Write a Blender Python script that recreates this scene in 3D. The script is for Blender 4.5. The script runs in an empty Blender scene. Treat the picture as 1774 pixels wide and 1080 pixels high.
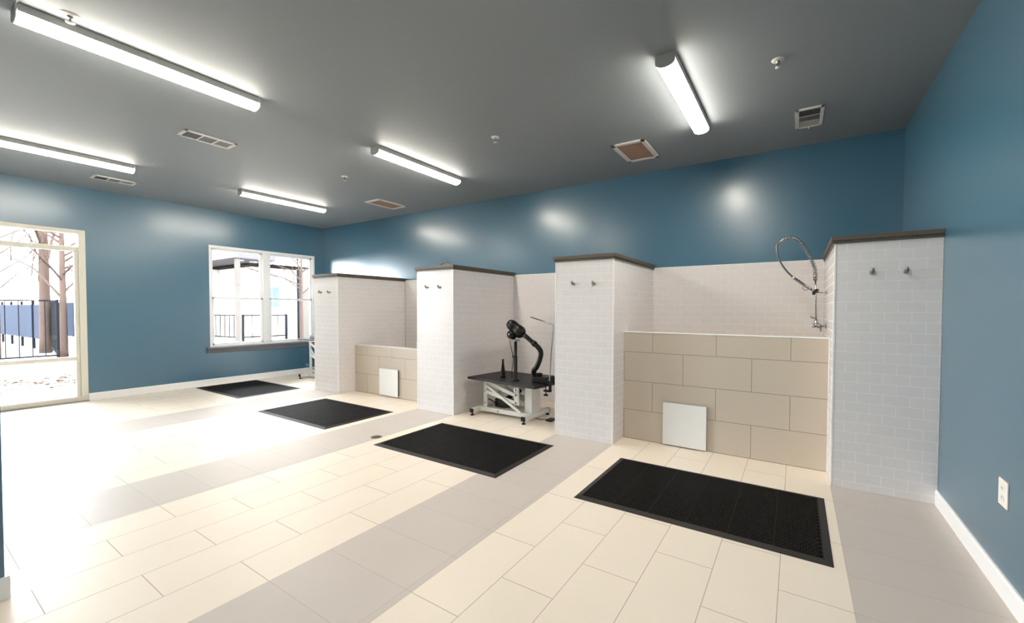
import bpy, bmesh, math, random
from mathutils import Vector, Matrix
random.seed(7)
S = bpy.context.scene
COL = S.collection
PI = math.pi

# ------------------------------------------------------------------ key dimensions (metres)
H = 3.114                       # ceiling
XL = -9.743                     # window wall
YF = -6.6                       # wall behind the camera
D = 1.335                       # depth of the tiled partitions
HP = 1.923                      # partition height incl. ledge
HT = 1.885                      # tile height on the back wall
DT = 1.040                      # front face of the tubs
P4 = (-0.618, 0.0); P3 = (-3.093, -2.424); P2 = (-5.263, -4.5975); P1 = (-7.750, -7.084)

# ------------------------------------------------------------------ mesh helpers
class MB:
    """collects shapes into one mesh object"""
    def __init__(self): self.bm = bmesh.new()
    def box(self, a, b, rot=None, bev=0.0):
        x0, y0, z0 = [min(a[i], b[i]) for i in range(3)]; x1, y1, z1 = [max(a[i], b[i]) for i in range(3)]
        vs = [self.bm.verts.new((x, y, z)) for z in (z0, z1) for y in (y0, y1) for x in (x0, x1)]
        fs = [self.bm.faces.new([vs[i] for i in f]) for f in ((0, 2, 3, 1), (4, 5, 7, 6), (0, 1, 5, 4), (2, 6, 7, 3), (0, 4, 6, 2), (1, 3, 7, 5))]
        if bev:
            es = list({e for f in fs for e in f.edges})
            r = bmesh.ops.bevel(self.bm, geom=es, offset=bev, segments=2, affect='EDGES', profile=0.6)
            vs = list({v for f in r['faces'] for v in f.verts} | {v for v in vs if v.is_valid})
        if rot is not None: bmesh.ops.transform(self.bm, matrix=rot, verts=[v for v in vs if v.is_valid])
        return self
    def beam(self, p, q, w, h, up=(0, 0, 1)):
        """rectangular bar from p to q"""
        p, q = Vector(p), Vector(q); t = (q - p).normalized(); u = Vector(up)
        s = t.cross(u)
        if s.length < 1e-4: s = t.cross(Vector((1, 0, 0)))
        s.normalize(); u = s.cross(t)
        c = [(-w/2, -h/2), (w/2, -h/2), (w/2, h/2), (-w/2, h/2)]
        A = [self.bm.verts.new(p + s*a + u*b) for a, b in c]; B = [self.bm.verts.new(q + s*a + u*b) for a, b in c]
        for i in range(4): self.bm.faces.new((A[i], A[(i+1) % 4], B[(i+1) % 4], B[i]))
        self.bm.faces.new(A[::-1]); self.bm.faces.new(B); return self
    def tube(self, pts, r, n=12, caps=True, smooth=True):
        """round tube along points; r a number or one per point"""
        P = [Vector(p) for p in pts]; R = r if isinstance(r, (list, tuple)) else [r]*len(P)
        T = []
        for i in range(len(P)):
            T.append((P[min(i+1, len(P)-1)] - P[max(i-1, 0)]).normalized())
        a = Vector((0, 0, 1)) if abs(T[0].z) < .9 else Vector((1, 0, 0))
        s = T[0].cross(a).normalized(); rings = []
        for i, p in enumerate(P):
            s = (s - T[i]*s.dot(T[i])).normalized(); u = T[i].cross(s)
            rings.append([self.bm.verts.new(p + (s*math.cos(2*PI*k/n) + u*math.sin(2*PI*k/n))*R[i]) for k in range(n)])
        for A, B in zip(rings, rings[1:]):
            for k in range(n):
                f = self.bm.faces.new((A[k], A[(k+1) % n], B[(k+1) % n], B[k])); f.smooth = smooth
        if caps: self.bm.faces.new(rings[0][::-1]); self.bm.faces.new(rings[-1])
        return self
    def lathe(self, prof, n=24, o=(0, 0, 0), axis=(0, 0, 1), smooth=True):
        """profile of (radius, height) turned about an axis through o"""
        ax = Vector(axis).normalized(); a = Vector((1, 0, 0)) if abs(ax.x) < .9 else Vector((0, 1, 0))
        s = ax.cross(a).normalized(); u = ax.cross(s); o = Vector(o); rings = []
        for r, h in prof:
            if r < 1e-6: rings.append([self.bm.verts.new(o + ax*h)])
            else: rings.append([self.bm.verts.new(o + ax*h + (s*math.cos(2*PI*k/n) + u*math.sin(2*PI*k/n))*r) for k in range(n)])
        for A, B in zip(rings, rings[1:]):
            for k in range(n):
                j = (k+1) % n
                if len(A) == 1 and len(B) == 1: continue
                if len(A) == 1: f = self.bm.faces.new((A[0], B[j], B[k]))
                elif len(B) == 1: f = self.bm.faces.new((A[k], A[j], B[0]))
                else: f = self.bm.faces.new((A[k], A[j], B[j], B[k]))
                f.smooth = smooth
        return self
    def prism(self, poly, axis, a, b):
        """polygon (2D) extruded along axis 'x','y' or 'z' from a to b"""
        def P(u, v, w): return {'x': (w, u, v), 'y': (u, w, v), 'z': (u, v, w)}[axis]
        A = [self.bm.verts.new(P(u, v, a)) for u, v in poly]; B = [self.bm.verts.new(P(u, v, b)) for u, v in poly]
        n = len(poly)
        for i in range(n): self.bm.faces.new((A[i], A[(i+1) % n], B[(i+1) % n], B[i]))
        self.bm.faces.new(A[::-1]); self.bm.faces.new(B); return self
    def quad(self, ps):
        self.bm.faces.new([self.bm.verts.new(p) for p in ps]); return self
    def build(self, name, mat, parent=None, uv=None, mats=None):
        bm = self.bm
        bmesh.ops.recalc_face_normals(bm, faces=bm.faces)
        if uv is not None:
            L = bm.loops.layers.uv.new('UVMap')
            for f in bm.faces:
                nx, ny, nz = [abs(c) for c in f.normal]
                for l in f.loops:
                    x, y, z = l.vert.co
                    if nx >= ny and nx >= nz: p = (y + uv[2], z + uv[1])
                    elif ny >= nz: p = (x + uv[0], z + uv[1])
                    else: p = (x + uv[0], y + uv[2])
                    l[L].uv = p
        me = bpy.data.meshes.new(name); bm.to_mesh(me); bm.free()
        o = bpy.data.objects.new(name, me)
        for m in (mats or [mat]): me.materials.append(m)
        COL.objects.link(o)
        if parent is not None: o.parent = parent
        return o

def tag(o, label, cat, group=None, kind=None):
    o['label'] = label; o['category'] = cat
    if group: o['group'] = group
    if kind: o['kind'] = kind
    return o
def struct(o): o['kind'] = 'structure'; return o
def thing(name, label, cat, loc=(0, 0, 0), rz=0.0, group=None):
    o = bpy.data.objects.new(name, None); o.empty_display_size = .1; COL.objects.link(o)
    o.location = loc; o.rotation_euler = (0, 0, rz)
    return tag(o, label, cat, group)
def dup(root, loc=None, label=None, rz=None):
    r = root.copy(); COL.objects.link(r)
    if loc is not None: r.location = loc
    if rz is not None: r.rotation_euler = (0, 0, rz)
    if label: r['label'] = label
    for ch in list(root.children):
        c = ch.copy(); COL.objects.link(c); c.parent = r
        for g in list(ch.children):
            d = g.copy(); COL.objects.link(d); d.parent = c
    return r
def smooth_path(pts, k=6):
    """Catmull-Rom through the points"""
    P = [Vector(p) for p in pts]; out = []
    for i in range(len(P)-1):
        a, b, c, d = P[max(i-1, 0)], P[i], P[i+1], P[min(i+2, len(P)-1)]
        for j in range(k):
            t = j/k
            out.append(0.5*((2*b) + (c-a)*t + (2*a-5*b+4*c-d)*t*t + (3*b-a-3*c+d)*t**3))
    out.append(P[-1]); return out

# ------------------------------------------------------------------ materials
def srgb(r, g, b):
    f = lambda c: (c/12.92 if c <= .04045 else ((c+.055)/1.055)**2.4)
    return (f(r/255), f(g/255), f(b/255), 1)
def mat(name, col, rough=.5, metal=0.0, spec=.5, noise=0.0, nscale=8.0, bump=0.0, bscale=200.0, coat=0.0, coatr=.3):
    m = bpy.data.materials.new(name); m.use_nodes = True; N = m.node_tree.nodes; Lk = m.node_tree.links
    b = N['Principled BSDF']; b.inputs['Base Color'].default_value = col; b.inputs['Roughness'].default_value = rough
    b.inputs['Metallic'].default_value = metal; b.inputs['Coat Weight'].default_value = coat; b.inputs['Coat Roughness'].default_value = coatr; b.inputs['Coat IOR'].default_value = 1.68; b.inputs['Specular IOR Level'].default_value = spec
    tc = N.new('ShaderNodeTexCoord')
    if noise:
        n = N.new('ShaderNodeTexNoise'); n.inputs['Scale'].default_value = nscale; n.inputs['Detail'].default_value = 4
        Lk.new(tc.outputs['Object'], n.inputs['Vector'])
        mx = N.new('ShaderNodeMix'); mx.data_type = 'RGBA'
        mx.inputs['A'].default_value = tuple(c*(1-noise) for c in col[:3])+(1,); mx.inputs['B'].default_value = tuple(min(1, c*(1+noise)) for c in col[:3])+(1,)
        Lk.new(n.outputs['Fac'], mx.inputs['Factor']); Lk.new(mx.outputs['Result'], b.inputs['Base Color'])
    if bump:
        n2 = N.new('ShaderNodeTexNoise'); n2.inputs['Scale'].default_value = bscale; n2.inputs['Detail'].default_value = 3
        Lk.new(tc.outputs['Object'], n2.inputs['Vector'])
        bp = N.new('ShaderNodeBump'); bp.inputs['Strength'].default_value = bump; bp.inputs['Distance'].default_value = .002
        Lk.new(n2.outputs['Fac'], bp.inputs['Height']); Lk.new(bp.outputs['Normal'], b.inputs['Normal'])
    return m
def tile_mat(name, c1, c2, grout, w, h, mortar, rough, offset=.5, bump=.4, spec=.5, speckle=0.0, grough=.7, smooth=.1):
    m = bpy.data.materials.new(name); m.use_nodes = True; N = m.node_tree.nodes; Lk = m.node_tree.links
    b = N['Principled BSDF']; b.inputs['Specular IOR Level'].default_value = spec
    uv = N.new('ShaderNodeUVMap'); uv.uv_map = 'UVMap'
    br = N.new('ShaderNodeTexBrick'); br.offset = offset; br.offset_frequency = 2; br.squash = 1
    for k, v in (('Color1', c1), ('Color2', c2), ('Mortar', grout)): br.inputs[k].default_value = v
    for k, v in (('Scale', 1), ('Mortar Size', mortar), ('Mortar Smooth', smooth), ('Bias', 0), ('Brick Width', w), ('Row Height', h)): br.inputs[k].default_value = v
    Lk.new(uv.outputs['UV'], br.inputs['Vector'])
    colr = br.outputs['Color']
    if speckle:
        n = N.new('ShaderNodeTexNoise'); n.inputs['Scale'].default_value = 3.0; n.inputs['Detail'].default_value = 8; n.inputs['Roughness'].default_value = .75
        Lk.new(uv.outputs['UV'], n.inputs['Vector'])
        mr = N.new('ShaderNodeMapRange'); mr.inputs['To Min'].default_value = 1-speckle; mr.inputs['To Max'].default_value = 1+speckle
        Lk.new(n.outputs['Fac'], mr.inputs['Value'])
        mx = N.new('ShaderNodeVectorMath'); mx.operation = 'SCALE'
        Lk.new(colr, mx.inputs[0]); Lk.new(mr.outputs['Result'], mx.inputs['Scale']); colr = mx.outputs['Vector']
    Lk.new(colr, b.inputs['Base Color'])
    rr = N.new('ShaderNodeMapRange'); rr.inputs['To Min'].default_value = rough; rr.inputs['To Max'].default_value = grough
    Lk.new(br.outputs['Fac'], rr.inputs['Value']); Lk.new(rr.outputs['Result'], b.inputs['Roughness'])
    if bump:
        bp = N.new('ShaderNodeBump'); bp.invert = True; bp.inputs['Strength'].default_value = bump; bp.inputs['Distance'].default_value = .0015
        Lk.new(br.outputs['Fac'], bp.inputs['Height']); Lk.new(bp.outputs['Normal'], b.inputs['Normal'])
    return m
def emit(name, col, s):
    m = bpy.data.materials.new(name); m.use_nodes = True; N = m.node_tree.nodes
    b = N['Principled BSDF']; b.inputs['Base Color'].default_value = (.9, .9, .88, 1); b.inputs['Roughness'].default_value = .4
    b.inputs['Emission Color'].default_value = col; b.inputs['Emission Strength'].default_value = s
    return m
def glass_mat():
    m = bpy.data.materials.new('window_glass'); m.use_nodes = True; N = m.node_tree.nodes; Lk = m.node_tree.links
    N.remove(N['Principled BSDF']); out = N['Material Output']
    t = N.new('ShaderNodeBsdfTransparent'); t.inputs['Color'].default_value = (.95, .97, .97, 1)
    g = N.new('ShaderNodeBsdfGlossy'); g.inputs['Roughness'].default_value = .02
    f = N.new('ShaderNodeFresnel'); f.inputs['IOR'].default_value = 1.45
    mx = N.new('ShaderNodeMixShader'); Lk.new(f.outputs[0], mx.inputs[0]); Lk.new(t.outputs[0], mx.inputs[1]); Lk.new(g.outputs[0], mx.inputs[2])
    Lk.new(mx.outputs[0], out.inputs['Surface']); return m

TEAL = srgb(60, 108, 133)
M = dict(
    wall=mat('teal_wall_paint', TEAL, .42, spec=.5, coat=1.0, coatr=.27, bump=.12, bscale=260, noise=.02, nscale=2),
    ceil=mat('ceiling_paint', srgb(136, 142, 146), .6, noise=.015, nscale=1.5, bump=.1, bscale=150),
    white=mat('white_trim_paint', srgb(248, 248, 248), .4, noise=.01),
    subway=tile_mat('white_subway_tile', srgb(240, 235, 234), srgb(237, 233, 233), srgb(249, 247, 246), .1524, .0762, .0022, .22, bump=.6),
    bigtile=tile_mat('beige_wall_tile', srgb(213, 200, 184), srgb(210, 197, 181), srgb(150, 135, 120), .607, .305, .0026, .4, bump=.4, speckle=.03),
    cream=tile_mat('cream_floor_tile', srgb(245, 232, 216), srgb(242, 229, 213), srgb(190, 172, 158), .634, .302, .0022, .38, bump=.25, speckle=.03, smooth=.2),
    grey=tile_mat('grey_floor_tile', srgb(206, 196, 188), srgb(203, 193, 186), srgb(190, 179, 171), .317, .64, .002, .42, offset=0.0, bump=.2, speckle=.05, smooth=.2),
    ledge=mat('taupe_ledge', srgb(98, 90, 78), .45, noise=.06, nscale=20),
    cream_paint=mat('cream_door_frame', srgb(222, 218, 204), .4, noise=.01),
    sill=mat('grey_window_sill', srgb(120, 122, 130), .4, noise=.03),
    chrome=mat('chrome', srgb(178, 180, 184), .16, metal=1, noise=.01),
    chrome_dull=mat('brushed_steel', srgb(150, 150, 150), .32, metal=1, noise=.03),
    rubber=mat('black_rubber', srgb(13, 12, 12), .6, spec=.3, noise=.15, nscale=40),
    rubber_edge=mat('rubber_border', srgb(36, 31, 30), .6, noise=.1, nscale=30),
    black=mat('black_plastic', srgb(9, 9, 10), .42, spec=.35, noise=.05),
    blackgloss=mat('black_gloss', srgb(12, 12, 13), .15, noise=.02),
    ttop=mat('table_top_rubber', srgb(22, 20, 19), .5, spec=.35, noise=.1, nscale=60, bump=.6, bscale=300),
    tmetal=mat('white_coated_steel', srgb(226, 226, 220), .35, noise=.02),
    cord=mat('brown_cord', srgb(60, 44, 38), .5, noise=.05),
    panel=mat('white_panel', srgb(250, 250, 250), .35, noise=.01),
    lens=emit('lit_diffuser', (1.0, .93, .81, 1), 17.5),
    housing=mat('fixture_housing', srgb(176, 176, 172), .45, noise=.02),
    vent=mat('vent_white', srgb(216, 214, 210), .45, noise=.01),
    ventdark=mat('vent_shade', srgb(52, 52, 54), .6, noise=.05),  # dark tone stands in for shade inside the registers
    ventmid=mat('vent_half_shade', srgb(128, 128, 126), .5, noise=.03),  # half-shaded tone of the white louvres, put into the colour
    tan=mat('return_filter', srgb(166, 138, 122), .8, noise=.06, nscale=30),
    red=mat('sprinkler_bulb', srgb(150, 50, 40), .3, noise=.02),
    brass=mat('drain_metal', srgb(150, 140, 120), .4, metal=1, noise=.1, nscale=60),
    glass=glass_mat(),
    outlet=mat('outlet_plastic', srgb(244, 240, 234), .35, noise=.01),
    slot=mat('outlet_slot', srgb(90, 84, 80), .5, noise=.02),
    # outdoors
    ground=mat('pale_ground', srgb(120, 116, 112), .9, spec=.03, noise=.12, nscale=3),
    leaf=mat('dry_leaves', srgb(70, 54, 42), .9, spec=.03, noise=.3, nscale=20),
    siding=mat('white_siding', srgb(190, 184, 176), .9, spec=.03, noise=.02),
    pinkwall=mat('pale_stucco', srgb(176, 160, 150), .9, spec=.03, noise=.04),
    fascia=mat('shaded_fascia', srgb(68, 66, 70), .9, spec=.03, noise=.04),  # grey tone carries the shade on the porch roof's front
    rail=mat('dark_railing', srgb(18, 18, 22), .9, spec=.03, noise=.04),
    mesh=mat('fence_panel', srgb(34, 40, 52), .9, spec=.03, noise=.2, nscale=4),
    bark=mat('bare_bark', srgb(62, 51, 46), .9, spec=.03, noise=.25, nscale=14),
    shingle=mat('roof_shingle', srgb(64, 61, 60), .9, spec=.03, noise=.3, nscale=30),
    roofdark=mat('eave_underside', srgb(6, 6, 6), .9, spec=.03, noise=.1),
    brick=mat('grey_brick', srgb(72, 68, 65), .9, spec=.03, noise=.25, nscale=30),
    wpane=mat('window_far', srgb(76, 84, 92), .9, spec=.03, noise=.05),
)

# ------------------------------------------------------------------ room shell
# floor: bands of cream planks between grey strips (each band starts its own tile layout)
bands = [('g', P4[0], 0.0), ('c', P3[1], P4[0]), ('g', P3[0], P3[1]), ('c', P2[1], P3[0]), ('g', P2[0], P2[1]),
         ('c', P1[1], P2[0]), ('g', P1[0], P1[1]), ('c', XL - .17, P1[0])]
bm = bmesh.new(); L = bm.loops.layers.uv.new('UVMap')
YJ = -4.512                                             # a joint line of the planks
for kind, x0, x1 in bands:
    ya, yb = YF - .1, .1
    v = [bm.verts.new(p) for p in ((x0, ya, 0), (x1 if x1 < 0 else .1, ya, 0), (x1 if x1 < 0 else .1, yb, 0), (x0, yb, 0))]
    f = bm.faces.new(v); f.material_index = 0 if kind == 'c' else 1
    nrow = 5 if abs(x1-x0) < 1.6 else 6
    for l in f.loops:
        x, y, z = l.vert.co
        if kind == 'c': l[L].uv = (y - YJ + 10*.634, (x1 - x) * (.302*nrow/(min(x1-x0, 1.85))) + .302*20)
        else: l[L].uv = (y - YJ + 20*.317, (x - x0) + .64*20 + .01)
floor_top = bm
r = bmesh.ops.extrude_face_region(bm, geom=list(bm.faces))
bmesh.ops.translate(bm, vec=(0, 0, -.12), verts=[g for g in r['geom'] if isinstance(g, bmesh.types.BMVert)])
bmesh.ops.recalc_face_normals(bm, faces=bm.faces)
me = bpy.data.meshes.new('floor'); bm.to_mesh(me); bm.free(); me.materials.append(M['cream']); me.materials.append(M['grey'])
fl = bpy.data.objects.new('floor', me); COL.objects.link(fl); struct(fl)

struct(MB().box((XL-.17, YF-.15, H), (.15, .15, H+.12)).build('ceiling', M['ceil']))
struct(MB().box((XL-.17, 0, -.12), (.15, .15, H)).build('wall_back', M['wall']))
struct(MB().box((0, YF-.15, -.12), (.15, 0, H)).build('wall_right', M['wall']))
struct(MB().box((XL-.17, YF-.15, -.12), (0, YF, H)).build('wall_front', M['wall']))
# window wall with the two openings
DY0, DY1, DZ = -5.95, -3.555, 2.49  # door opening stretched out of view to let more daylight in
DM = -4.80                     # post between the seen leaf and the added, unseen one
WY0, WY1, WZ0, WZ1 = -2.072, -.196, .668, 2.490
b = MB(); x0, x1 = XL-.17, XL
for a in (((x0, YF, -.12), (x1, DY0, H)), ((x0, DY0, DZ), (x1, DY1, H)), ((x0, DY1, -.12), (x1, WY0, H)), ((x0, WY0, -.12), (x1, WY1, WZ0)),
          ((x0, WY0, WZ1), (x1, WY1, H)), ((x0, WY1, -.12), (x1, 0, H)), ((x0, DY0, -.12), (x1, DY1, 0.0))): b.box(*a)
struct(b.build('wall_left', M['wall']))
# short wall end close to the camera on the left (leans a touch)
b = MB(); sx, sy = -4.005, -4.905
b.bm.free(); b.bm = bmesh.new()
lean = .062
SYE = sy-.45  # wall kept short out of view so daylight passes behind it
pts = [(sx-.16, SYE, 0), (sx, SYE, 0), (sx, sy, 0), (sx-.16, sy, 0)]
A = [b.bm.verts.new(p) for p in pts]; B = [b.bm.verts.new((p[0]+lean, p[1], H)) for p in pts]
for i in range(4): b.bm.faces.new((A[i], A[(i+1) % 4], B[(i+1) % 4], B[i]))
b.bm.faces.new(A[::-1]); b.bm.faces.new(B)
struct(b.build('wall_near', M['wall']))
def baseprof(t=.015, h=.105): return [(0, 0), (t, 0), (t, h-.012), (t-.006, h), (0, h)]
struct(MB().prism([(-u, v) for u, v in baseprof()], 'y', YF, -D).build('baseboard_right', M['white']))
struct(MB().prism([(XL+u, v) for u, v in baseprof()], 'y', DY1+.002, 0).build('baseboard_left', M['white']))
b = MB(); b.prism([(sx+u, v) for u, v in baseprof()], 'y', SYE, sy+.015); b.prism([(sy+u, v) for u, v in baseprof()], 'x', sx-.16, sx)
struct(b.build('baseboard_near', M['white']))
struct(MB().prism([(YF+u, v) for u, v in baseprof()], 'x', XL, 0).build('baseboard_front', M['white']))
# white tile cladding on the back wall with a slim finishing edge
struct(MB().box((P1[1], -.012, 0), (P4[0], 0, HT)).build('wall_back_tile', M['subway'], uv=(.02, -HT+.0762*40, 0)))
struct(MB().box((P1[1], -.015, HT), (P4[0], 0, HT+.008)).build('trim_1', M['white']))

# ------------------------------------------------------------------ window and glazed door
w = struct(bpy.data.objects.new('window_1', None)); COL.objects.link(w); w.location = (XL, (WY0+WY1)/2, WZ0)
def wpart(mb, n, m, par, off): 
    o = mb.build(n, m, par); return o
WO = Vector(w.location)
def rel(*p): return (p[0]-WO.x, p[1]-WO.y, p[2]-WO.z)
b = MB(); fx0, fx1 = XL-.10, XL-.004
for a in (((fx0, WY0, WZ0+.03), (fx1, WY0+.04, WZ1-.045)), ((fx0, WY1-.04, WZ0+.03), (fx1, WY1, WZ1-.045)), ((fx0, WY0, WZ1-.045), (fx1, WY1, WZ1)), ((fx0, WY0, WZ0), (fx1, WY1, WZ0+.03)),
          ((fx0+.003, -1.20, WZ0+.03), (fx1-.003, -1.085, WZ1-.045))): b.box(rel(*a[0]), rel(*a[1]), bev=.004)
b.build('window_frame', M['white'], w)
for y0, y1 in ((WY0+.04, -1.20), (-1.085, WY1-.04)):
    zm = 1.55
    for z0, z1, dx in ((WZ0+.03, zm+.02, -.03), (zm-.02, WZ1-.045, -.062)):
        b = MB(); s = .036; xa, xb = XL+dx-.03, XL+dx
        for a in (((xa, y0, z0), (xb, y0+s, z1)), ((xa, y1-s, z0), (xb, y1, z1)), ((xa, y0, z0), (xb, y1, z0+s)), ((xa, y0, z1-s), (xb, y1, z1))): b.box(rel(*a[0]), rel(*a[1]), bev=.003)
        sash = b.build('sash', M['white'], w)
        MB().box(rel(xa+.012, y0+s-.005, z0+s-.005), rel(xa+.018, y1-s+.005, z1-s+.005)).build('pane', M['glass'], sash)
b = MB()
b.prism([(-.05, .0), (.075, .0), (.075, -.022), (.045, -.03), (.03, -.10), (.0, -.105), (.0, -.03), (-.05, -.03)], 'y', WY0-.055-WO.y, WY1+.02-WO.y)
o = b.build('window_sill', M['sill'], w); o['label'] = 'grey painted sill and apron'

dr = struct(bpy.data.objects.new('door_1', None)); COL.objects.link(dr); dr.location = (XL, (DY0+DY1)/2, 0)
WO = Vector(dr.location); b = MB(); fx0, fx1 = XL-.11, XL+.012
for a in (((fx0, DY1-.07, .075), (fx1, DY1, DZ-.055)), ((fx0, DY0, .075), (fx1, DY0+.07, DZ-.055)), ((fx0, DY0, DZ-.055), (fx1, DY1, DZ)), ((fx0, DY0, 0), (fx1, DY1, .075)), ((fx0+.02, DY0, 2.18), (fx1-.02, DY1, 2.245)), ((fx0, DM-.05, .075), (fx1, DM+.05, DZ-.055))):
    b.box(rel(*a[0]), rel(*a[1]), bev=.004)
b.build('door_frame', M['cream_paint'], dr)
b = MB(); b.box(rel(fx0+.03, DY0+.07, .60), rel(fx1-.025, DY1-.07, .655), bev=.004)
b.box(rel(fx0+.034, DY1-.11, .075), rel(fx1-.029, DY1-.07, 2.18), bev=.004)
leaf = b.build('door_rail', M['cream_paint'], dr)
for z0, z1 in ((.075, .60), (.655, 2.18), (2.245, DZ-.055)):
    for ya, yb in ((DM+.05, DY1-.07), (DY0+.07, DM-.05)): MB().box(rel(XL-.052, ya, z0), rel(XL-.046, yb, z1)).build('pane', M['glass'], dr)
MB().box(rel(fx0+.02, DY0, -.002), rel(XL+.05, DY1, .012)).build('threshold', M['chrome_dull'], dr)

# ------------------------------------------------------------------ tiled partitions
def partition(p, label, first_off):
    x0, x1 = p; t = thing('tiled_partition', label, 'partition wall', (0, 0, 0), group='tiled partitions between the bays')
    t['kind'] = 'thing'
    t.location = ((x0+x1)/2, -D/2, 0); ox, oy = t.location.x, t.location.y
    R = lambda x, y, z: (x-ox, y-oy, z)
    hb = HP - .040
    MB().box(R(x0, -D, 0), R(x1 if x1 < 0 else -.001, -.016, hb)).build('tiled_body', M['subway'], t, uv=(ox - x0 + .0762*first_off + .1524*4, -hb+.0762*40, oy + D + .1524*10))
    b = MB(); e = .011
    for xe in ((x0,) if x1 == 0 else (x0, x1)):
        s = 1 if xe == x0 else -1
        b.box(R(xe - s*.003, -D-.003, 0), R(xe + s*e, -D+e, hb), bev=.0028)
    b.build('corner_trim', M['white'], t)
    # ledge: slab on a stepped bed moulding
    ov = .025; xr = x1 + ov if x1 < 0 else -.001
    b = MB(); b.box(R(x0-ov, -D-ov, hb+.010), R(xr, -.016, HP+.004), bev=.003)
    b.box(R(x0-.012, -D-.012, hb-.012), R(x1+.012 if x1 < 0 else -.001, -.016, hb+.010), bev=.002)
    b.build('ledge', M['ledge'], t)
    return t
partition(P4, 'white subway tiled partition against the right blue wall, with brown ledge', 1)
partition(P3, 'white subway tiled partition between the tall tub and the grooming table bay', 1)
partition(P2, 'white subway tiled partition between the low tub and the grooming table bay', 1)
partition(P1, 'white subway tiled partition nearest the far window, left of the low tub', 1)

# ------------------------------------------------------------------ washing tubs
def tub(x0, x1, h, pan, label, uo):
    t = thing('dog_wash_tub', label, 'tub', ((x0+x1)/2, -DT/2, 0), group='tiled dog washing tubs')
    ox, oy = t.location.x, t.location.y; R = lambda x, y, z: (x-ox, y-oy, z)
    wt = .11
    MB().box(R(x0+.001, -DT, 0), R(x1-.001, -DT+wt, h-.008)).build('front_wall', M['bigtile'], t, uv=(ox+uo, .305*20-.004, 0))
    b = MB(); b.box(R(x0+.001, -DT-.004, h-.008), R(x1-.001, -DT+wt+.003, h), bev=.002)
    b.box(R(x1-.012, -DT-.004, 0), R(x1-.001, -DT+.006, h-.008)); b.build('edge_trim', M['white'], t)
    zb = max(.35, h-.38)
    b = MB(); b.box(R(x0+.001, -DT+wt, zb), R(x1-.001, -.013, zb+.03)); b.build('basin_floor', M['bigtile'], t, uv=(0, 0, 0))
    MB().lathe([(0, .004), (.035, .004), (.042, 0)], o=R((x0+x1)/2, -.5, zb+.03)).build('basin_drain', M['chrome'], t)
    px0, px1, pz0, pz1 = pan
    b = MB(); b.box(R(px0+.015, -DT-.018, pz0+.012), R(px1-.006, -DT-.0005, pz1-.012)); b.build('panel_gap_shade', M['black'], t)  # solid black block in place of the shaded gap behind the panel
    b = MB(); b.box(R(px0, -DT-.030, pz0), R(px1, -DT-.018, pz1), bev=.002); o = b.build('access_panel', M['panel'], t); o['label'] = 'square white access panel'
    return t
tub(P3[1], P4[0], 1.129, (-1.997, -1.582, .012, .432), 'tall beige tiled dog tub nearest the right wall', 1.507+.607*10)
tub(P1[1], P2[0], .770, (-6.43, -6.0, .022, .435), 'low beige tiled dog tub in the far bay', 5.86+.607*10)

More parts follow.
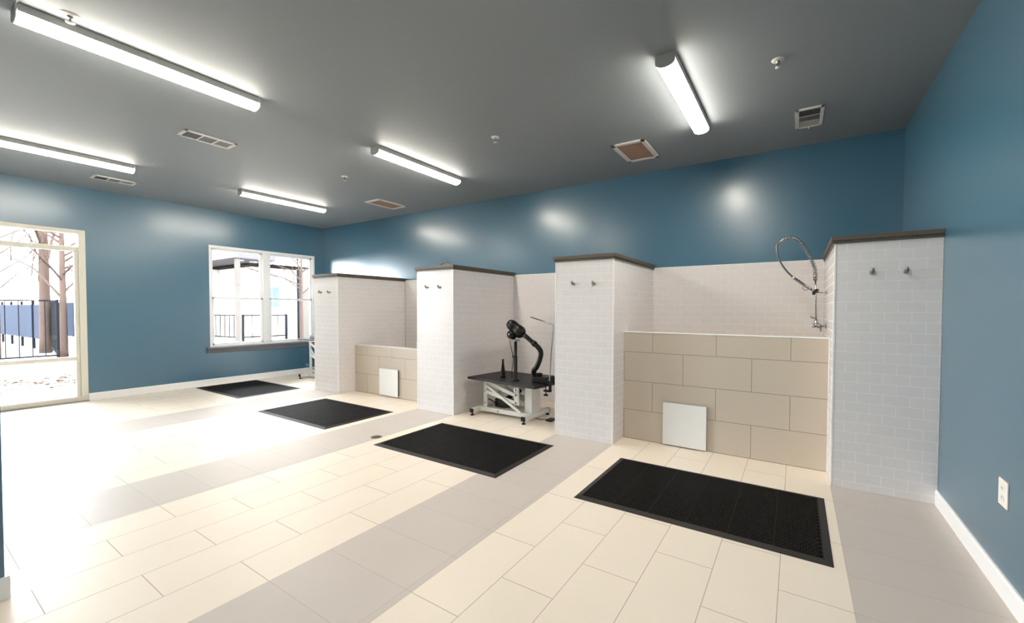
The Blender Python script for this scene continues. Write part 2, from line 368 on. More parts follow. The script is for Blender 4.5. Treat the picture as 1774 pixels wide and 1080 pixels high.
# ------------------------------------------------------------------ pre-rinse faucets
def coil(path, r, wire, turns):
    P = smooth_path(path, 14); n = len(P); out = []; N = turns*10
    for i in range(N+1):
        t = i/N*(n-1); k = min(int(t), n-2); f = t-k
        p = P[k].lerp(P[k+1], f); T = (P[k+1]-P[k]).normalized()
        s = T.cross(Vector((0, 1, 0))).normalized(); u = T.cross(s); a = 2*PI*turns*i/N
        out.append(p + (s*math.cos(a)+u*math.sin(a))*r)
    return out
def faucet(label, wx, y, dz):
    t = thing('pre_rinse_faucet', label, 'faucet', (wx-.0015, y, 0), group='spring neck pre-rinse faucets'); d = wx + .618
    Rz = lambda x, z: (x+.618, 0, z+dz)
    b = MB()
    b.lathe([(.0, 0), (.030, 0), (.030, .006), (.018, .010), (.013, .014), (.013, .07)], o=(0, 0, 1.216+dz), axis=(-1, 0, 0))
    b.tube([(-.04, 0, 1.216+dz), (-.11, 0, 1.216+dz)], .020, 16)
    b.tube([(-.055, 0, 1.216+dz), (-.068, 0, 1.216+dz)], .026, 8); b.tube([(-.10, 0, 1.216+dz), (-.112, 0, 1.216+dz)], .024, 8)
    b.tube([Rz(-.70, 1.20), Rz(-.70, 1.27)], .017, 16); b.tube([(-.045, 0, 1.216+dz), (-.045, 0, 1.16+dz)], [.010, .006], 10)
    b.build('valve_body', M['chrome'], t)
    MB().tube([Rz(-.695, 1.288), Rz(-.72, 1.287), Rz(-.748, 1.296)], [.008, .007, .010], 10).build('handle', M['chrome'], t)
    MB().tube([Rz(-.70, 1.26), Rz(-.712, 1.68)], .0075, 14).build('riser_pipe', M['chrome'], t)
    loop = [(-.714, 1.66), (-.714, 1.737), (-.729, 1.794), (-.754, 1.863), (-.784, 1.932), (-.818, 1.991), (-.858, 2.04), (-.897, 2.064), (-.942, 2.07), (-.986, 2.056), (-1.021, 2.024), (-1.038, 1.985)]
    b = MB(); b.lathe([(.012, 0), (.016, .0), (.016, .07), (.012, .07)], o=Rz(-.713, 1.645)); b.build('spring_ferrule', M['chrome_dull'], t)
    b = MB(); b.tube(coil([Rz(*p) for p in loop], .0170, .002, 38), .0032, 6); b.build('spring', M['chrome'], t)
    hose = loop + [(-1.03, 1.915), (-1.012, 1.855), (-.983, 1.796), (-.947, 1.742), (-.901, 1.688)]
    b = MB(); b.tube(smooth_path([Rz(*p) for p in hose], 6), .0085, 12); b.build('hose', M['chrome_dull'], t)
    b = MB(); b.tube([Rz(-.905, 1.692), Rz(-.88, 1.668), Rz(-.852, 1.646), Rz(-.803, 1.606), Rz(-.765, 1.578), Rz(-.738, 1.556)], [.010, .013, .014, .013, .015, .011], 14)
    hp = Vector(Rz(-.713, 1.540)); ax = Vector((.62, -.35, -.60)).normalized()
    b.tube([Rz(-.738, 1.556), hp], .011, 12)
    sh = b.build('spray_handle', M['chrome'], t)
    b = MB(); b.lathe([(0, -.012), (.02, -.012), (.034, .0), (.036, .010), (.030, .014), (0, .014)], o=hp, axis=ax); b.build('spray_head', M['blackgloss'], t)
    b = MB(); b.tube(smooth_path([Rz(-.80, 1.60), Rz(-.815, 1.575), Rz(-.79, 1.555), Rz(-.76, 1.568)], 5), .003, 8); b.build('trigger', M['chrome'], t)
    b = MB(); b.tube([Rz(-.713, 1.53), (-.04, 0, 1.53+dz), (0, 0, 1.53+dz)], .005, 8); b.lathe([(0, 0), (.018, 0), (.018, .006), (0, .006)], o=(0, 0, 1.53+dz), axis=(-1, 0, 0)); b.build('wall_bracket', M['chrome'], t)
    return t
faucet('chrome spring neck faucet looping over the tall beige tub on the right', P4[0], -.5, 0)
faucet('chrome spring neck faucet of the low tub, arc peeking over the partition ledge', P2[0], -.49, .035)

# ------------------------------------------------------------------ robe hooks
def make_hook():
    t = thing('robe_hook', '', 'hook', (0, 0, 0), group='chrome robe hooks on the partitions')
    MB().lathe([(0, 0), (.016, 0), (.016, .006), (.012, .010), (0, .010)], o=(0, 0, 0), axis=(0, -1, 0)).build('back_plate', M['chrome_dull'], t)
    b = MB(); b.tube(smooth_path([(0, -.008, 0), (0, -.022, -.006), (0, -.036, .0), (0, -.042, .016), (0, -.044, .028)], 4), [.010]*5+[.011]*4+[.0135]*4+[.010]*3+[.007], 14)
    b.build('prong', M['chrome_dull'], t); return t
hk = make_hook(); first = True
hookspec = [(-.392, 1.645, 'left chrome robe hook on the rightmost tiled partition'), (-.199, 1.644, 'right chrome robe hook on the rightmost tiled partition'),
            (-2.872, 1.632, 'left chrome robe hook on the partition left of the tall tub'), (-2.638, 1.627, 'right chrome robe hook on the partition left of the tall tub'),
            (-5.058, 1.650, 'left chrome robe hook on the partition left of the grooming table'), (-4.823, 1.645, 'right chrome robe hook on the partition left of the grooming table'),
            (-7.54, 1.632, 'left chrome robe hook on the partition beside the window'), (-7.295, 1.627, 'right chrome robe hook on the partition beside the window')]
for x, z, lb in hookspec:
    o = hk if first else dup(hk); first = False
    o.location = (x, -D, z); o['label'] = lb

# ------------------------------------------------------------------ rubber mats
def make_mat(w=1.545, d=.935):
    t = thing('rubber_mat', '', 'mat', group='black rubber drainage mats')
    b = MB(); bw = .042; hi, lo = .013, .003
    o4 = [(-w/2, -d/2), (w/2, -d/2), (w/2, d/2), (-w/2, d/2)]; i4 = [(x - math.copysign(bw, x), y - math.copysign(bw, y)) for x, y in o4]
    V = [[b.bm.verts.new((x, y, z)) for x, y in q] for q, z in ((o4, 0), (o4, lo), (i4, hi), (i4, 0))]
    for A, B in ((0, 1), (1, 2), (2, 3), (3, 0)):
        for k in range(4): b.bm.faces.new((V[A][k], V[A][(k+1) % 4], V[B][(k+1) % 4], V[B][k]))
    b.build('border', M['rubber_edge'], t)
    b = MB(); bw -= .002
    b.box((-w/2+bw, -d/2+bw, 0), (w/2-bw, d/2-bw, .006))
    for k in range(1, 6):                                     # seams between the mat's moulded sections
        x = -w/2+bw + (w-2*bw)*k/6
        b.box((x-.0025, -d/2+bw, .006), (x+.0025, d/2-bw, .0125))
    # raised rings of the tread
    px = .0262; n_x = int((w-2*bw)/px); pyy = .0228; n_y = int((d-2*bw)/pyy); n = 6
    ox = -(n_x-1)*px/2; oy = -(n_y-1)*pyy/2
    for j in range(n_y):
        for i in range(n_x):
            cx = ox + i*px + (px/4 if j % 2 else -px/4); cy = oy + j*pyy
            if abs(cx) > w/2-bw-.010: continue
            r1, r0 = .0118, .0068
            R = []
            for r_, z in ((r1, .006), (r1, .013), (r0, .013), (r0, .006)):
                R.append([b.bm.verts.new((cx+r_*math.cos(2*PI*(k+.5)/n), cy+r_*math.sin(2*PI*(k+.5)/n), z)) for k in range(n)])
            for A, B in ((0, 1), (1, 2), (2, 3)):
                for k in range(n): b.bm.faces.new((R[A][k], R[A][(k+1) % n], R[B][(k+1) % n], R[B][k]))
    b.build('tread', M['rubber'], t)
    return t
mt = make_mat()
for i, (x, y, lb) in enumerate([(-1.446, -2.112, 'black rubber mat in front of the tall beige tub'), (-3.685, -2.142, 'black rubber mat in front of the grooming table'),
                                (-6.155, -2.10, 'black rubber mat in front of the low beige tub'), (-8.826, -1.870, 'black rubber mat by the window wall')]):
    o = mt if i == 0 else dup(mt)
    o.location = (x, y, 0); o['label'] = lb

# ------------------------------------------------------------------ grooming tables
def grooming_table(label, loc, rz, ht, toprot, tw, td, topoff=(0, 0)):
    t = thing('grooming_table', label, 'table', loc, rz, group='white frame grooming tables with black tops')
    L_, F_, Bk = .40, -.285, .285
    for s in (-1, 1):                                          # floor bars
        b = MB(); b.beam((s*L_, F_, .062), (s*L_, Bk, .062), .055, .05)
        bar = b.build('base_bar', M['tmetal'], t)
        for yy in (F_+.012, Bk-.012):
            b = MB(); e_ = F_ if yy < 0 else Bk; b.box((s*L_-.028, e_-.006, .036), (s*L_+.028, e_+.006, .088), bev=.002)
            b.lathe([(0, 0), (.024, 0), (.026, .010), (.010, .016), (.008, .035), (0, .035)], o=(s*L_, yy, 0), n=16)
            b.build('foot', M['black'], bar)
    for yy in (-.12, .16):
        b = MB(); b.beam((-L_, yy, .065), (L_, yy, .065), .04, .055); b.build('base_rail', M['tmetal'], t)
    top = ht - .03; k = (top-.09)/(.36)                        # lift mechanism stretches with height
    Z = lambda z: .09 + (z-.09)*k
    for yy in (-.125, .165):
        MB().box((-.325, yy-.012, .06), (-.265, yy+.012, Z(.45)-.004), bev=.003).build('upright', M['tmetal'], t)
        f = yy - .022
        b = MB(); b.beam((-.29, f, Z(.425)), (.19, f, Z(.295)), .016, .045)
        b.beam((-.29, f+.002, Z(.30)), (.19, f+.002, Z(.20)), .016, .042); b.build('link_arm', M['tmetal'], t)
        b = MB(); b.beam((-.27, f-.018, Z(.385)), (.28, f-.018, .095), .012, .035); b.build('brace', M['tmetal'], t)
        b = MB(); b.box((.16, yy-.02, Z(.17)), (.235, yy+.004, Z(.39)), bev=.010); b.build('link_plate', M['tmetal'], t)
        for x, z in ((-.29, .425), (-.29, .30), (-.29, .15), (.195, .36), (.195, .295), (.195, .20), (-.08, .065)):
            zz = z if z < .09 else Z(z); MB().tube([(x, yy-.036, zz), (x, yy-.022, zz)], .009, 10).build('bolt', M['chrome_dull'], t)
    b = MB(); b.box((.295, -.10, .06), (.40, .10, top-.004), bev=.006); b.build('lift_column', M['tmetal'], t)
    b = MB(); b.box((-.20, -.06, .10), (.02, .06, .20), bev=.008); b.tube([(-.06, .0, .2), (.16, .0, Z(.33))], .028, 12); b.build('actuator', M['black'], t)
    b = MB(); b.tube(smooth_path([(-.36, -.09, .19), (-.25, -.08, .18), (-.17, -.07, .13), (-.22, -.03, .10), (-.12, -.08, .105), (.0, -.09, .11)], 5), .007, 8); b.build('power_cable', M['black'], t)
    b = MB(); rot = Matrix.Translation((topoff[0], topoff[1], 0)) @ Matrix.Rotation(toprot, 4, 'Z')
    for yy in (-.2, .2): b.box((-tw*.42, yy-.02, top-.03), (tw*.46, yy+.02, top), rot=rot)
    for xx in (-tw*.42, tw*.44): b.box((xx-.02, -.22, top-.028), (xx+.02, .22, top), rot=rot)
    b.build('top_frame', M['tmetal'], t)
    b = MB(); b.box((-tw/2, -td/2, top), (tw/2, td/2, ht), rot=rot, bev=.006); b.build('tabletop', M['ttop'], t)
    b = MB(); b.box((.55, -.02, .0), (.63, .10, .022), bev=.006); b.tube(smooth_path([(.55, .03, .012), (.45, .0, .006), (.3, .05, .006)], 5), .004, 8)
    b.build('foot_pedal', M['black'], t)
    return t
TX, TY = -4.0, -.928
grooming_table('low white framed grooming table with black top between two tiled partitions', (TX, TY, 0), 0, .485, math.radians(-7), 1.14, .70, (.10, .035))
FX, FY = -8.68, -.60
grooming_table('raised grooming table half hidden behind the partition by the window', (FX, FY, 0), 0, .785, 0, 1.02, .55, (.02, 0))

# stand dryer on the near table (all local to the stand's foot)
def dryer(label, loc, rz, bodymat, group='stand dryers on the grooming tables'):
    t = thing('stand_dryer', label, 'dryer', loc, rz, group=group)
    b = MB(); b.lathe([(0, 0), (.05, 0), (.05, .012), (.022, .020), (.0215, .30), (.017, .305), (.017, .48), (0, .48)], n=18); b.build('stand', M['black'], t)
    b = MB(); b.tube([(-.012, 0, .295), (-.045, 0, .295)], [.010, .013], 10); b.build('clamp_knob', M['black'], t)
    b = MB(); ax = Vector((.185, -.02, -.105)).normalized(); c0 = Vector((-.08, 0, .695))
    b.lathe([(0, -.014), (.045, -.014), (.060, .0), (.066, .02), (.066, .10), (.061, .103), (.061, .112), (.068, .115), (.070, .19), (.055, .225), (.034, .24), (.0, .24)], o=c0, axis=ax, n=28)
    b.build('motor_housing', bodymat, t)
    b = MB(); b.lathe([(.0, -.002), (.052, -.002), (.052, .004), (.044, .006), (.0, .006)], o=c0 + ax*-.014, axis=-ax, n=28); b.build('intake_grille', M['blackgloss'], t)
    b = MB(); b.lathe([(0, -.05), (.04, -.05), (.054, -.03), (.056, .03), (.04, .06), (0, .06)], o=(-.055, -.005, .565), axis=(.9, -.2, -.1), n=26); b.lathe([(0, -.04), (.035, -.04), (.042, 0), (.03, .04), (0, .04)], o=(.055, 0, .565), axis=(.9, -.2, -.1), n=22)
    b.build('fan_housing', M['blackgloss'], t)
    b = MB(); b.box((-.045, -.062, .485), (.04, .03, .512), bev=.004); b.build('bracket', M['chrome_dull'], t)
    e = c0 + ax*.235
    pth = [e, e + Vector((.06, -.0, -.040)), e + Vector((.125, 0, -.085)), e + Vector((.155, 0, -.105))]
    b = MB(); b.tube(pth, [.030, .027, .026, .030], 18); b.build('nozzle_tube', M['black'], t)
    j = e + Vector((.175, 0, -.118))
    b = MB(); b.tube([pth[-1] - Vector((.01, 0, -.006)), j], [.034, .036], 16); b.build('hose_joint', M['blackgloss'], t)
    b = MB(); hp = smooth_path([j, j+Vector((.055, 0, -.045)), j+Vector((.075, .01, -.10)), j+Vector((.055, .015, -.18)), j+Vector((.01, .02, -.27)), j+Vector((-.04, .03, -.335)), Vector((.30, .06, .03))], 8)
    rr = [.030 + .0022*math.sin(i*2.4) for i in range(len(hp))]
    b.tube(hp, rr, 14); b.build('hose', M['black'], t)
    b = MB(); b.tube(smooth_path([(-.10, .02, .555), (-.125, .04, .52), (-.115, .06, .40), (-.095, .08, .28), (-.115, .10, .18), (-.16, .14, .08), (-.165, .15, .006)], 6), .0045, 8); b.build('power_cord', M['cord'], t)
    b = MB(); b.box((.23, .005, 0), (.44, .20, .075), bev=.012); b.lathe([(.034, 0), (.040, 0), (.040, .035), (.034, .035)], o=(.30, .07, .07), n=18); b.build('blower_base', M['black'], t)
    return t
dryer('black stand dryer with jointed hose on the low grooming table', (-3.80, -1.085, .485), 0, M['black'])
d2 = dryer('pale stand dryer on the raised grooming table by the window', (-8.40, -.62, .785), PI, M['tmetal'])
# loose nozzle standing on the near table
nz = thing('cone_nozzle', 'small black cone nozzle standing on the low grooming table', 'nozzle', (-4.075, -.98, .485))
MB().lathe([(0, 0), (.034, 0), (.033, .03), (.030, .06), (.017, .16), (.0135, .20), (.0135, .235), (.009, .236), (0, .23)], n=20).build('cone', M['black'], nz)
MB().lathe([(.034, .005), (.0375, .008), (.0375, .022), (.034, .025)], n=20).build('collar', M['blackgloss'], nz)
# grooming arm clamped to the table edge
ga = thing('grooming_post', 'thin steel grooming arm clamped to the right end of the low table', 'grooming arm', (-3.325, -1.075, .42))
b = MB(); a0 = (0, 0, .06)
b.tube(smooth_path([a0, (0, .03, .30), (.008, .06, .62), (.010, .07, .71), (.0, .074, .755), (-.04, .08, .775), (-.07, .085, .783)], 4) + [Vector((-.36, .15, .845))], .0075, 12)
b.build('arm_tube', M['chrome_dull'], ga)
b = MB(); b.box((-.03, -.02, .067), (.02, .02, .105), bev=.004); b.box((.002, -.018, -.02), (.024, .018, .08), bev=.003); b.box((-.07, -.018, -.028), (.024, .018, -.006), bev=.003); b.build('clamp', M['black'], ga)
b = MB(); b.tube([(-.045, 0, .034), (-.045, 0, -.06)], .006, 10); b.lathe([(0, 0), (.028, .0), (.030, .008), (.026, .016), (0, .016)], o=(-.045, 0, -.075), n=18); b.build('clamp_knob', M['black'], ga)

# ------------------------------------------------------------------ ceiling lights
def make_light():
    t = thing('ceiling_light', '', 'ceiling light', group='wraparound strip lights on the ceiling')
    l = 1.265; hw = .066
    b = MB(); b.box((-.069, -l/2+.010, -.046), (.069, l/2-.010, 0), bev=.003); b.build('housing', M['housing'], t)
    prof = [(-hw, -.047), (-hw, -.052)]
    for k in range(9):
        a = PI + PI*k/8; prof.append((hw*math.cos(a), -.056 + .034*math.sin(a)))
    prof += [(hw, -.052), (hw, -.047)]
    b = MB(); b.prism(prof, 'y', -l/2+.006, l/2-.006); b.build('diffuser', M['lens'], t)
    for s in (-1, 1):
        b = MB(); b.prism([(x*1.03, z*1.02) for x, z in prof] + [(hw, 0), (-hw, 0)], 'y', s*(l/2-.006), s*l/2); b.build('end_cap', M['housing'], t)
    return t
lt = make_light()
lspec = [(-1.655, -1.715, 'strip light with grey end cap, in front of the tall tub near the right wall'), (-4.765, -1.715, 'strip light above the mat of the grooming table bay'),
         (-7.87, -1.715, 'farthest strip light, near the corner of window and back wall'), (-4.765, -4.115, 'largest strip light at upper left beside a sprinkler'),
         (-7.87, -4.115, 'strip light in front of the glazed door, cut off at the left edge'), (-1.655, -4.115, 'added strip light above the camera, out of view near the right wall')]  # last lamp is added above the camera, out of view
for i, (x, y, lb) in enumerate(lspec):
    o = lt if i == 0 else dup(lt)
    o.location = (x, y, H); o['label'] = lb

# ------------------------------------------------------------------ vents and sprinklers
def register(label, x, y, w, l):
    t = thing('air_register', label, 'vent', (x, y, H), group='supply registers in the ceiling')
    b = MB(); z = -.012; fr = .028
    for a in (((-w/2, -l/2), (-w/2+fr, l/2)), ((w/2-fr, -l/2), (w/2, l/2)), ((-w/2, -l/2), (w/2, -l/2+fr)), ((-w/2, l/2-fr), (w/2, l/2))):
        b.box((a[0][0], a[0][1], z), (a[1][0], a[1][1], 0), bev=.002)
    il = l-2*fr
    for k in (1, 2): b.box((-w/2+fr, -il/2+il*k/3-.006, z), (w/2-fr, -il/2+il*k/3+.006, 0))
    b.build('vent_frame', M['vent'], t)
    MB().box((-w/2+fr, -l/2+fr, -.002), (w/2-fr, l/2-fr, -.0005)).build('duct_shade', M['ventdark'], t)  # flat dark sheet standing in for the shaded duct
    iw = w-2*fr
    for k, m in enumerate(('ventdark', 'ventmid', 'vent')):  # sections toned dark to white, imitating how the slats catch light
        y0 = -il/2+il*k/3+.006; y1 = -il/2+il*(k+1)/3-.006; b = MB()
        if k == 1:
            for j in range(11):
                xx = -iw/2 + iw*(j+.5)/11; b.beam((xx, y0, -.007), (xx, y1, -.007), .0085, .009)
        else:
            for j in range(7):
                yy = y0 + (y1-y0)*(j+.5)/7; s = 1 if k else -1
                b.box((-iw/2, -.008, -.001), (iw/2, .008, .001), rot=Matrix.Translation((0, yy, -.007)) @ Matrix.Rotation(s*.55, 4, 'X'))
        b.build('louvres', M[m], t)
    b = MB(); b.box((-.004, l/2-.012, -.025), (.004, l/2-.006, -.010)); b.build('lever', M['vent'], t)
    return t
register('long white supply register between the two left strip lights', -6.085, -3.357, .225, .44)
register('long white supply register close to the window wall', -8.84, -3.44, .225, .42)
register('white supply register closest to the right wall', -.79, -.735, .215, .44)
def grille(label, x, y, w, l):
    t = thing('return_grille', label, 'vent', (x, y, H), group='tan filtered return grilles')
    b = MB(); fr = .045
    for a in (((-w/2, -l/2), (-w/2+fr, l/2)), ((w/2-fr, -l/2), (w/2, l/2)), ((-w/2, -l/2), (w/2, -l/2+fr)), ((-w/2, l/2-fr), (w/2, l/2))):
        b.box((a[0][0], a[0][1], -.016), (a[1][0], a[1][1], 0), bev=.003)
    b.build('vent_frame', M['vent'], t)
    b = MB(); b.box((-w/2+fr, -l/2+fr, -.006), (w/2-fr, l/2-fr, -.001))
    for j in range(22):
        yy = -l/2+fr+(l-2*fr)*(j+.5)/22; b.box((-w/2+fr, yy-.003, -.010), (w/2-fr, yy+.003, -.006))
    b.build('filter_face', M['tan'], t); return t
grille('square tan return grille over the partition left of the tall tub', -2.40, -.776, .365, .565)
grille('square tan return grille over the far low tub', -6.725, -.69, .37, .56)
def make_sprinkler():
    t = thing('sprinkler', '', 'sprinkler', group='pendent sprinklers in the ceiling')
    MB().lathe([(.0, -.010), (.020, -.010), (.040, -.004), (.042, 0)], n=24).build('escutcheon', M['vent'], t)
    b = MB(); b.lathe([(.012, -.008), (.012, -.022), (.008, -.026), (0, -.026)], n=14)
    for s in (-1, 1): b.tube(smooth_path([(s*.008, 0, -.022), (s*.014, 0, -.036), (s*.010, 0, -.05), (0, 0, -.056)], 3), .003, 8)
    b.build('sprinkler_body', M['chrome_dull'], t)
    MB().tube([(0, 0, -.026), (0, 0, -.054)], .0025, 8).build('glass_bulb', M['red'], t)
    MB().lathe([(0, -.058), (.016, -.058), (.018, -.060), (0, -.061)], n=18).build('deflector', M['vent'], t)
    return t
sp = make_sprinkler()
for i, (x, y, lb) in enumerate([(-4.60, -4.553, 'white sprinkler beside the largest strip light at upper left'), (-.999, -1.863, 'white sprinkler nearest the right wall'),
                                (-3.507, -1.858, 'white sprinkler over the middle of the room, between two strip lights'), (-5.995, -1.902, 'farthest white sprinkler, near the far strip lights')]):
    o = sp if i == 0 else dup(sp)
    o.location = (x, y, H); o['label'] = lb
    o.scale = (1.2, 1.2, .7) if i == 0 else (1, 1, .85)

# ------------------------------------------------------------------ outlet and floor drain
ot = thing('wall_outlet', 'white duplex outlet plate on the right blue wall', 'outlet', (0, -2.392, .487))
MB().box((-.006, -.050, -.064), (0, .050, .064), bev=.002).build('cover_plate', M['outlet'], ot)
for s in (-1, 1):
    b = MB(); b.box((-.0085, -.017, s*.022-.014), (-.0055, .017, s*.022+.014), bev=.001); rc = b.build('receptacle', M['outlet'], ot)
    b = MB()
    for yy in (-.006, .006): b.box((-.0092, yy-.0012, s*.022-.002), (-.0083, yy+.0012, s*.022+.008))
    b.tube([(-.0092, 0, s*.022-.008), (-.0083, 0, s*.022-.008)], .0022, 8); b.build('slots', M['slot'], rc)
fd = thing('floor_drain', 'small round metal floor drain by the mat before the grooming table', 'drain', (-4.65, -2.435, 0))
MB().lathe([(.058, 0), (.058, .003), (.050, .004), (.046, .0025), (.0, .0025)], n=28).build('drain_ring', M['brass'], fd)
b = MB()
for k in range(-3, 4):
    h_ = math.sqrt(max(.042**2-(k*.012)**2, 0)); b.box((k*.012-.003, -h_, .002), (k*.012+.003, h_, .0038))
b.build('grate', M['chrome_dull'], fd)

# ------------------------------------------------------------------ outdoors
GZ = -.02
o = MB().box((-60, -40, GZ-.3), (XL-.17, 40, GZ)).build('ground', M['ground']); struct(o)
def railing(name, label, pts, z0, z1, group, post=True, gap=.11, par=None):
    t = thing(name, label, 'railing', (pts[0][0], pts[0][1], 0), group=group); ox, oy = pts[0]
    b = MB(); r_ = MB(); p_ = MB()
    for (xa, ya), (xb, yb) in zip(pts, pts[1:]):
        A = Vector((xa-ox, ya-oy, 0)); B = Vector((xb-ox, yb-oy, 0)); n = max(1, int((B-A).length/gap))
        for z in (z0+.05, z1): r_.beam(A+Vector((0, 0, z)), B+Vector((0, 0, z)), .035, .035)
        for k in range(1, n): c = A.lerp(B, k/n); b.beam(c+Vector((0, 0, z0+.05)), c+Vector((0, 0, z1)), .016, .016, up=(0, 1, 0))
    for (xa, ya) in pts: p_.beam((xa-ox, ya-oy, z0-.1), (xa-ox, ya-oy, z1+.03), .05, .05, up=(0, 1, 0))
    r_.build('rail', M['rail'], t); b.build('balusters', M['rail'], t); p_.build('posts', M['rail'], t)
    return t
railing('metal_fence', 'black picket railing outside the glazed door', [(-16.7, -6.6), (-16.7, -2.76), (-20.5, -2.3)], .12, 1.54, 'black metal railings outside', gap=.20)
# far screened fence running away behind the railing
t = thing('screened_fence', 'blue grey screened fence running away behind the picket railing', 'fence', (-19, -2.2, 0))
b = MB(); b.box((-1.2, -.02, .55), (1.2, .02, 1.52)); b.beam((-1.2, 0, .9), (-14, -.5, .9), .03, 1.15); b.build('screen', M['mesh'], t)
b = MB()
for k in range(7): b.beam((1.1-k*1.7, -.04*k, GZ), (1.1-k*1.7, -.04*k, 1.6), .06, .06, up=(0, 1, 0))
b.build('posts', M['rail'], t)
# fallen leaves
b = MB(); rnd = random.Random(3)
for i in range(420):
    x = -12.9 + rnd.gauss(0, .55); y = rnd.uniform(-5.2, -2.6); a = rnd.uniform(0, PI); s = rnd.uniform(.025, .06)
    c, d_ = math.cos(a)*s, math.sin(a)*s; zz = GZ + rnd.uniform(.004, .03)
    b.quad([(x-c, y-d_, GZ+.004), (x+d_*.5, y-c*.5, zz), (x+c, y+d_, GZ+.004), (x-d_*.5, y+c*.5, zz)])
tag(b.build('fallen_leaves', M['leaf']), 'scatter of dry fallen leaves on the ground outside the door', 'leaves', kind='stuff')
# bare trees
def tree(label, x, y, h, r, seed, lean=0.0, spread=1.0, fork=.35, z0=GZ, n=9, gen=3):
    t = thing('bare_tree', label, 'tree', (x, y, z0), group='bare winter trees outside'); rr = random.Random(seed)
    tr = MB(); br = MB()
    tip = Vector((lean, lean*.5, h))
    tr.tube(smooth_path([(0, 0, -.1), (lean*.2, 0, h*.33), (lean*.5, lean*.3, h*.66), tip], 4), [r*(1-.06*i) for i in range(13)], 10); tr.build('trunk', M['bark'], t)
    def limb(p, d, l, rad, g):
        q = p + d*l*.5 + Vector((rr.uniform(-1, 1), rr.uniform(-1, 1), rr.uniform(0, 1)))*l*.08; e = p + d*l
        br.tube([p, q, e], [rad, rad*.75, rad*.4], 5, caps=False)
        if g <= 0: return
        for _ in range(3):
            k = rr.uniform(.35, .95); nd = (d + Vector((rr.uniform(-1, 1), rr.uniform(-1, 1), rr.uniform(-.3, .9)))*.75).normalized()
            limb(p.lerp(e, k), nd, l*rr.uniform(.45, .7), rad*.5, g-1)
    for i in range(n):
        f = fork + (1-fork)*i/n; p = Vector((lean*f, 0, h*f)); a = rr.uniform(0, 2*PI)
        limb(p, Vector((math.cos(a)*spread, math.sin(a)*spread, rr.uniform(.4, 1.1))).normalized(), h*rr.uniform(.22, .36), r*.38, gen-1)
    br.build('branches', M['bark'], t)
    return t
tree('tall bare trunk seen through the middle of the glazed door', -20.5, -2.42, 8.5, .14, 11, fork=.3)
tree('tangled bare tree at the right side of the glazed door', -18.2, -2.42, 6.0, .085, 5, fork=.27, n=26)
tree('thin bare tree leaning at the left side of the glazed door', -19.0, -3.45, 6.0, .05, 8, lean=-.7, fork=.3)
tree('small bare tree in front of the brick pier, right window pane', -13.3, 1.42, 3.6, .05, 21, fork=.50, n=14, spread=1.1)

# neighbouring building with a covered porch
t = thing('apartment_building', 'white apartment building across the yard, seen through the window', 'building', (-17.6, 2, 0))
b = MB(); b.box((-3, -1.6, -.02), (0, 9, 6)); b.build('wall', M['siding'], t)
for y, z, w_, hh in ((-2.3, 1.0, .7, 1.1), (-.2, 1.25, .75, 1.0), (1.3, 1.25, .7, 1.0)):
    f = MB(); f.box((0, y-w_/2-.06, z-.06), (.04, y+w_/2+.06, z+hh+.06)); f = f.build('window_frame', M['siding'], t)
    MB().box((.03, y-w_/2, z), (.05, y+w_/2, z+hh)).build('pane', M['wpane'], f)
t = thing('covered_porch', 'covered porch with corner post on the white building', 'porch', (-13.75, -.02, 0))
b = MB(); b.box((-3.84, -.02, GZ), (.1, .93, .40)); b.box((-1.4, .93, GZ), (.1, 1.36, .40)); b.build('deck', M['siding'], t)
b = MB(); b.box((-3.84, -.07, 2.72), (.02, 0.93, 2.76)); b.build('soffit', M['fascia'], t)
b = MB(); b.box((-3.84, -.08, 2.74), (.03, -.05, 3.6)); 
for k in range(4): b.box((-3.84, -.095, 2.74+k*.2), (.03, -.08, 2.90+k*.2))
b.build('siding_band', M['siding'], t)
b = MB(); b.box((.0, -.08, 2.735), (.04, 0.93, 3.02)); o = b.build('fascia', M['fascia'], t); o['label'] = 'front fascia, its shade put into the grey'
b = MB(); b.box((-3.84, -.08, 3.02), (.03, 0.93, 3.6)); b.build('upper_storey', M['siding'], t)
b = MB(); b.box((-.12, -.03, .40), (-.02, .07, 2.72)); b.build('corner_post', M['brick'], t)
b = MB()
for x, y in ((-.5, .25), (-.6, .65)): b.lathe([(0, 0), (.1, 0), (.1, .015), (0, .015)], o=(x, y, 2.705), n=16)
b.build('downlights', M['siding'], t)
railing('porch_railing', 'dark railing along the left side of the porch', [(-13.85, .03), (-17.4, -.35)], .52, 1.17, 'dark porch railings', gap=.22)
railing('porch_railing', 'dark railing along the front of the porch', [(-13.78, .10), (-13.78, 1.22)], .52, 1.17, 'dark porch railings', gap=.20)
t = thing('side_wing', 'pale stucco wing with dark eave seen in the right window pane', 'building', (-15.3, .95, 0))
b = MB(); b.box((-2.2, 0, -.02), (0, 6, 2.66)); b.build('wall', M['pinkwall'], t)
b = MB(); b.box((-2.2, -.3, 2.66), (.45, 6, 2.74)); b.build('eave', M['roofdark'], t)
b = MB(); b.box((.42, -.3, 2.74), (.48, 6, 2.98)); b.build('fascia', M['siding'], t)
b = MB(); b.prism([(.48, 2.98), (-1.2, 3.9), (-2.2, 3.9), (-2.2, 2.98)], 'y', -.3, 6); b.build('roof', M['shingle'], t)
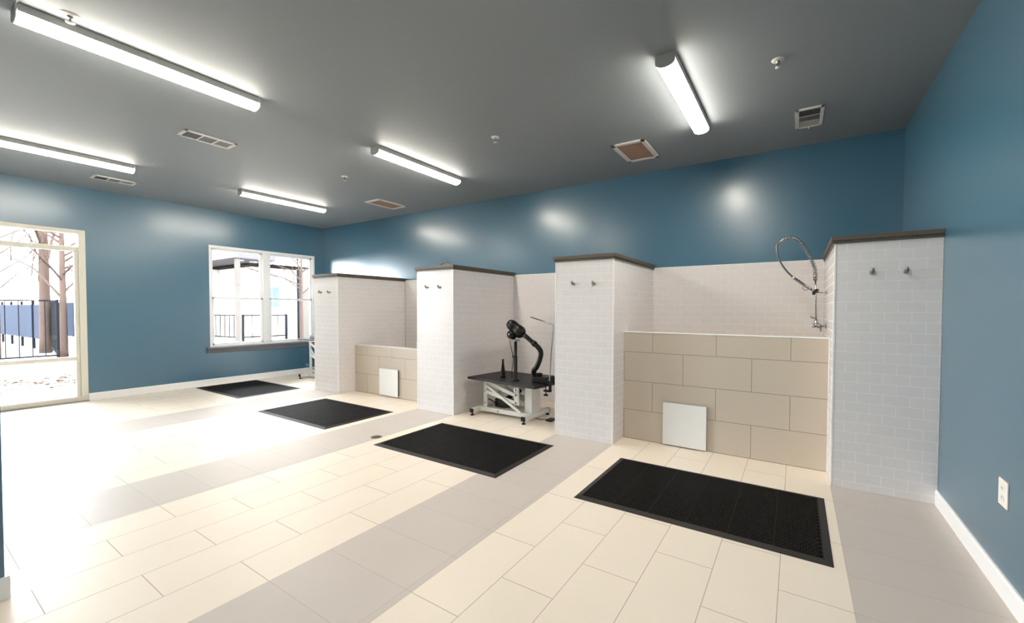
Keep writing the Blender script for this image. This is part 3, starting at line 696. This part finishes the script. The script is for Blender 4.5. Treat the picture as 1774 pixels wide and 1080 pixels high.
b = MB(); b.box((0, .25, 1.35), (.03, .85, 2.1)); f = b.build('window_frame', M['siding'], t); MB().box((.02, .3, 1.4), (.04, .8, 2.05)).build('pane', M['wpane'], f)
t = thing('brick_pier', 'grey brick pier behind the small bare tree', 'pier', (-14.1, 1.88, 0))
b = MB(); b.box((-.13, -.12, -.02), (.13, .13, 2.6), bev=.006); b.build('shaft', M['brick'], t)
b = MB(); b.tube([(.1, -.19, 0), (.1, -.19, 2.55)], .025, 10); b.build('downspout', M['rail'], t)

# ------------------------------------------------------------------ light: bright overcast sky
W = bpy.data.worlds.new('World'); S.world = W; W.use_nodes = True
bg = W.node_tree.nodes['Background']; bg.inputs['Color'].default_value = (.94, .965, 1.0, 1); bg.inputs['Strength'].default_value = 9.5

# ------------------------------------------------------------------ camera
cam = bpy.data.cameras.new('camera'); co = bpy.data.objects.new('camera', cam); COL.objects.link(co); S.camera = co
f, yaw, pit, rol = 713.84, .54832, -.023523, .0029825
fw = Vector((-math.sin(yaw)*math.cos(pit), math.cos(yaw)*math.cos(pit), math.sin(pit)))
r = Vector((math.cos(yaw), math.sin(yaw), 0)); u = r.cross(fw)
r2 = r*math.cos(rol) + u*math.sin(rol); u2 = -r*math.sin(rol) + u*math.cos(rol)
co.matrix_world = Matrix(((r2.x, u2.x, -fw.x, -.86268), (r2.y, u2.y, -fw.y, -5.20946), (r2.z, u2.z, -fw.z, 1.36278), (0, 0, 0, 1)))
cam.sensor_fit = 'HORIZONTAL'; cam.sensor_width = 36.0; cam.lens = f/1774*36.0
cam.shift_x = (887 - 943.84)/1774; cam.shift_y = (553.03 - 540)/1774
cam.clip_start = .02; cam.clip_end = 200

vs = S.view_settings; S.display_settings.display_device = 'sRGB'
vs.view_transform = 'Standard'; vs.look = 'None'; vs.exposure = 1.7; vs.gamma = 1.0; vs.use_curve_mapping = False
S.cycles.use_denoising = True; S.cycles.max_bounces = 12; S.cycles.diffuse_bounces = 6; S.cycles.transparent_max_bounces = 12
S.cycles.sample_clamp_indirect = 8
